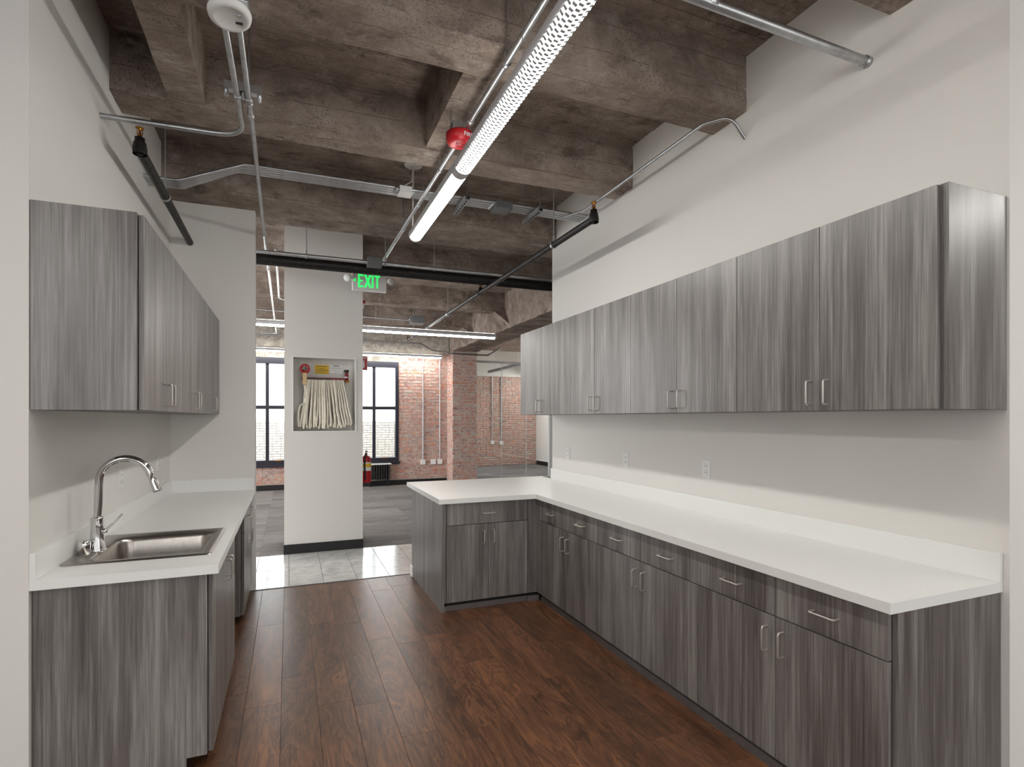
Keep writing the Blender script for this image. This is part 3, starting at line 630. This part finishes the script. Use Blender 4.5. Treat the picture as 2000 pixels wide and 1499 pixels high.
# exit sign
t = thing('exit_sign', (.825, 6.2, 2.92), 'lit green EXIT sign with two lamp heads under the black pipe', 'exit sign')
ex0, ex1, ez0, ez1, ey = .64, 1.01, 2.925, 3.14, 6.2
MB().box(ex0, ex1, ey, ey+.05, ez0, ez1, .01).build('housing', 'white_plastic', t)
m = MB(); lw, lh, z0 = .056, .14, 2.963; st = .017; yy0, yy1 = ey-.003, ey+.002
x = .704; m.box(x, x+st, yy0, yy1, z0, z0+lh)
for k in (0, .5, 1): zc = z0+(lh-st)*k; m.box(x, x+lw*(.85 if k == .5 else 1), yy0, yy1, zc, zc+st)
m.build('letter', 'exit_green', t)
x = .778; m = MB()
for s in (0, 1):
    xa, xb = (x, x+lw) if s == 0 else (x+lw, x); q = st*.65
    m.add([(xa-q, yy0, z0), (xa+q, yy0, z0), (xb+q, yy0, z0+lh), (xb-q, yy0, z0+lh), (xa-q, yy1, z0), (xa+q, yy1, z0), (xb+q, yy1, z0+lh), (xb-q, yy1, z0+lh)], [(0, 1, 2, 3), (4, 5, 6, 7), (0, 1, 5, 4), (1, 2, 6, 5), (2, 3, 7, 6), (3, 0, 4, 7)])
m.build('letter', 'exit_green', t)
MB().box(.85, .85+st, yy0, yy1, z0, z0+lh).build('letter', 'exit_green', t)
MB().box(.9, .9+st, yy0, yy1, z0, z0+lh).box(.878, .938, yy0, yy1, z0+lh-st, z0+lh).build('letter', 'exit_green', t)
m = MB(); m.add([(.65, yy0, 3.035), (.674, yy0, 3.058), (.674, yy0, 3.012), (.65, yy1, 3.035), (.674, yy1, 3.058), (.674, yy1, 3.012)], [(0, 1, 2), (3, 4, 5), (0, 1, 4, 3), (1, 2, 5, 4), (2, 0, 3, 5)]); m.build('arrow', 'exit_green', t)
for s, x in ((-1, ex0-.005), (1, ex1+.005)):
    d = Vector((s*.45, -.7, -.25))
    MB().lathe((x+s*.03, ey+.02, 3.06)-d*.0 if False else Vector((x+s*.03, ey+.02, 3.06))-d.normalized()*.03, [(0, 0), (.022, .0), (.032, .03), (.04, .07), (.038, .074), (0, .066)], axis=d, n=18).build('lamp_head', 'white_plastic', t)
    MB().box(min(x-s*.01, x+s*.03), max(x-s*.01, x+s*.03), ey+.01, ey+.04, 3.04, 3.08, .005).build('bracket', 'white_plastic', t)
MB().tube([(.825, ey+.025, ez1-.01), (.83, 5.9, 3.12)], .008, 8).build('stem', 'galv', t)
# ---------------------------------------------------------------- fire hose in the pier niche
hr = thing('fire_hose_rack', (.38, YC+.1, m0), 'folded cream fire hose hanging from a red rack in the pier niche', 'fire hose')
MB().box(.135, .6, YC+.07, YC+.09, 1.955, 1.99, .003).box(.135, .6, YC+.13, YC+.15, 1.955, 1.99, .003).build('rack_bar', 'dark_red', hr)
MB().box(.17, .45, YC+.066, YC+.07, 1.966, 1.98).build('rack_label', 'frame_black', hr)
NF = 26
for k in range(NF):        # each fold of the flat hose is one hanging loop
    f0 = k/(NF-1); xt = .185+.395*f0; xb = .125+.55*f0+random.uniform(-.012, .012); zb = 1.395+random.uniform(0, .03)+.03*(abs(f0-.45) > .45)
    yo = random.uniform(.03, .065); hw = .0065; wv = random.uniform(-.02, .02)
    path = [(xt, 1.962), (xt+(xb-xt)*.3+wv*.3, 1.82), (xt+(xb-xt)*.65+wv, 1.62), (xb+wv*.5, 1.47), (xb+random.uniform(-.015, .02), zb)]
    m = MB(); lo = []
    for i, (x, z) in enumerate(path):
        ww = hw*(1+.5*(i > 1)); yd = .05+.02*math.sin(i*1.1+k)
        lo.append([(x-ww, YC+yo+.0, z), (x, YC+yo-.008, z), (x+ww, YC+yo, z), (x+ww, YC+yo+yd, z), (x, YC+yo+yd+.006, z), (x-ww, YC+yo+yd, z)])
    m.loft(lo); m.build('hose_fold', 'hose', hr)
def strip(pts, w, name):
    lo = [[(x-w, YC+.04, z), (x+w, YC+.04, z), (x+w, YC+.055, z), (x-w, YC+.055, z)] for x, z in pts]
    MB().loft(lo).build(name, 'hose', hr)
strip([(.165, 1.91), (.17, 1.84), (.185, 1.77), (.165, 1.7), (.115, 1.66), (.1, 1.6), (.097, 1.5), (.105, 1.42)], .011, 'hose_end')
MB().tube([(.17, YC+.05, 2.0), (.165, YC+.05, 1.89)], [.014, .011], 12).build('coupling', 'brass', hr)
tw = thing('valve', (.17, YC+.07, 2.05), 'round red hose valve wheel in the upper left of the niche', 'valve')
m = MB().tube([(.167+.046*math.cos(R(a)), YC+.05, 2.083+.046*math.sin(R(a))) for a in range(0, 361, 15)], .011, 10, False)
for a in range(0, 360, 72): m.tube([(.167, YC+.05, 2.083), (.167+.046*math.cos(R(a)), YC+.05, 2.083+.046*math.sin(R(a)))], .007, 6)
m.build('hand_wheel', 'red', tw); MB().lathe((.167, YC+.035, 2.083), [(0, 0), (.018, 0), (.018, .16), (0, .16)], axis=(0, 1, 0), n=14).build('stem', 'grey_metal', tw)
MB().tube([(.167, YC+.1, 2.083), (.167, YC+.1, 1.99)], .022, 14).build('valve_body', 'brass', tw)
tag(MB().box(.142, .188, YC+.026, YC+.029, 1.905, 2.035, .001).build('paper_tag', 'tag'), 'tan inspection tag hanging below the red valve wheel', 'tag')
t = thing('nozzle', (.63, YC+.08, 1.94), 'red and black hose nozzle at the right end of the rack', 'nozzle')
MB().lathe((.625, YC+.08, 1.965), [(0, 0), (.02, 0), (.024, .04), (.022, .08), (.02, .09)], n=16).build('barrel', 'dark_red', t)
MB().lathe((.625, YC+.08, 2.052), [(.022, 0), (.032, .03), (.03, .034), (0, .034)], n=16).build('tip', 'black', t)
MB().lathe((.632, YC+.08, 1.94), [(0, 0), (.026, 0), (.026, .026), (0, .026)], n=16).build('coupling', 'brass', t)
MB().box(.595, .635, YC+.05, YC+.06, 1.99, 2.005).build('label', 'white_plastic', t)
def sign(name, label, x0, x1, z0, z1, mat, lines, hdr=None):
    t = thing(name, ((x0+x1)/2, YC+.2, z0), label, 'sign'); MB().box(x0, x1, YC+.193, YC+.199, z0, z1).build('panel', mat, t)
    for (a, b, z, h) in lines: MB().box(x0+a*(x1-x0), x0+b*(x1-x0), YC+.1915, YC+.193, z, z+h).build('print_line', 'ink', t)
sign('notice_plate', 'yellow notice plate on the back of the hose niche', .28, .435, 2.04, 2.145, 'yellow', [(.1, .88, 2.125, .006), (.3, .7, 2.1, .004), (.08, .92, 2.08, .005), (.12, .86, 2.06, .003)])
sign('notice_plate', 'white printed notice beside the yellow plate in the niche', .45, .59, 2.05, 2.15, 'white_plastic', [(.2, .75, 2.135, .007), (.02, .98, 2.112, .004), (.1, .9, 2.085, .002), (.3, .8, 2.065, .002)])
# ---------------------------------------------------------------- extinguisher, its sign, strobe behind pier
t = thing('fire_extinguisher', (.86, 6.8, .74), 'red fire extinguisher hung on the right side of the pier', 'fire extinguisher')
MB().lathe((.868, 6.82, .74), [(0, 0), (.052, .0), (.058, .012), (.058, .27), (.046, .31), (.02, .33), (0, .33)], n=24).build('cylinder', 'red', t)
MB().lathe((.868, 6.82, .885), [(.0585, 0), (.0592, .003), (.0592, .1), (.0585, .103)], n=24).build('label_band', 'white_plastic', t)
MB().lathe((.868, 6.82, .93), [(.0592, 0), (.0596, .003), (.0596, .04), (.0592, .043)], n=24).build('label_stripe', 'yellow', t)
MB().box(.858, .878, 6.79, 6.87, 1.075, 1.1, .004).box(.86, .876, 6.76, 6.86, 1.11, 1.125, .004).build('lever', 'black', t)
MB().tube(fillet([(.868, 6.79, 1.08), (.845, 6.74, 1.09), (.84, 6.748, .95), (.85, 6.75, .78)], .03), .009, 10).build('discharge_hose', 'black', t)
t = thing('extinguisher_sign', (.835, 6.7, 2.1), 'red and white fire extinguisher sign projecting from the pier', 'sign')
MB().box(.803, .863, 6.69, 6.696, 2.096, 2.255, .001).build('panel', 'red', t)
MB().box(.803, .865, 6.688, 6.69, 2.09, 2.096).box(.862, .866, 6.688, 6.69, 2.09, 2.258).build('border', 'white_plastic', t)
MB().box(.812, .832, 6.687, 6.69, 2.12, 2.19, .003).box(.817, .827, 6.687, 6.69, 2.19, 2.21).build('pictogram', 'white_plastic', t)
MB().box(.808, .855, 6.687, 6.69, 2.236, 2.241).box(.808, .85, 6.687, 6.69, 2.226, 2.23).build('print_line', 'white_plastic', t)
t = thing('wall_strobe', (.82, 6.75, 2.85), 'small red strobe with white base on the side of the pier', 'fire alarm')
MB().box(.803, .845, 6.7, 6.82, 2.89, 2.925, .006).build('body', 'red', t); MB().box(.803, .83, 6.7, 6.82, 2.84, 2.888, .006).build('base', 'white_plastic', t)
# ---------------------------------------------------------------- radiator and wall boxes
t = thing('radiator', (1.87, YF-.15, .13), 'black column radiator under the right window', 'radiator')
for k in range(9):
    x = 1.65+k*.053
    MB().box(x-.019, x+.019, YF-.22, YF-.09, .15, .47, .015).build('section', 'black', t)
MB().tube([(1.62, YF-.155, .44), (2.1, YF-.155, .44)], .014, 8).tube([(1.62, YF-.155, .18), (2.1, YF-.155, .18)], .014, 8).build('header', 'black', t)
for x in (1.66, 2.06): MB().box(x-.015, x+.015, YF-.2, YF-.1, 0, .16, .004).build('foot', 'black', t)
MB().box(1.6, 2.13, YF-.23, YF-.06, .485, .505, .003).build('cover_shelf', 'white_plastic', t)
def wallbox(x, z, ztop, lb, y=YF, rr=.014):
    t = thing('wall_box', (x, y-.03, z), lb, 'electrical box', 'boxes on the brick walls')
    MB().box(x-.055, x+.055, y-.055, y-.006, z-.055, z+.055, .006).build('box', 'white_plastic', t)
    if ztop: MB().tube([(x, y-.03, z+.05), (x, y-.03, ztop)], rr, 8).build('conduit_drop', 'galv', t)
wallbox(2.89, .5, 2.92, 'white box with conduit on the brick, nearest the window')
wallbox(3.13, .5, None, 'white box on the brick without a conduit, between two others'); wallbox(3.29, .5, 2.98, 'white box with conduit on the brick, in the corner by the pilaster')
wallbox(6.02, .75, 2.84, 'white box with conduit on the meeting room brick, left one', 16.47, .02); wallbox(6.33, .73, 2.84, 'white box with conduit on the meeting room brick, right one', 16.47, .02)
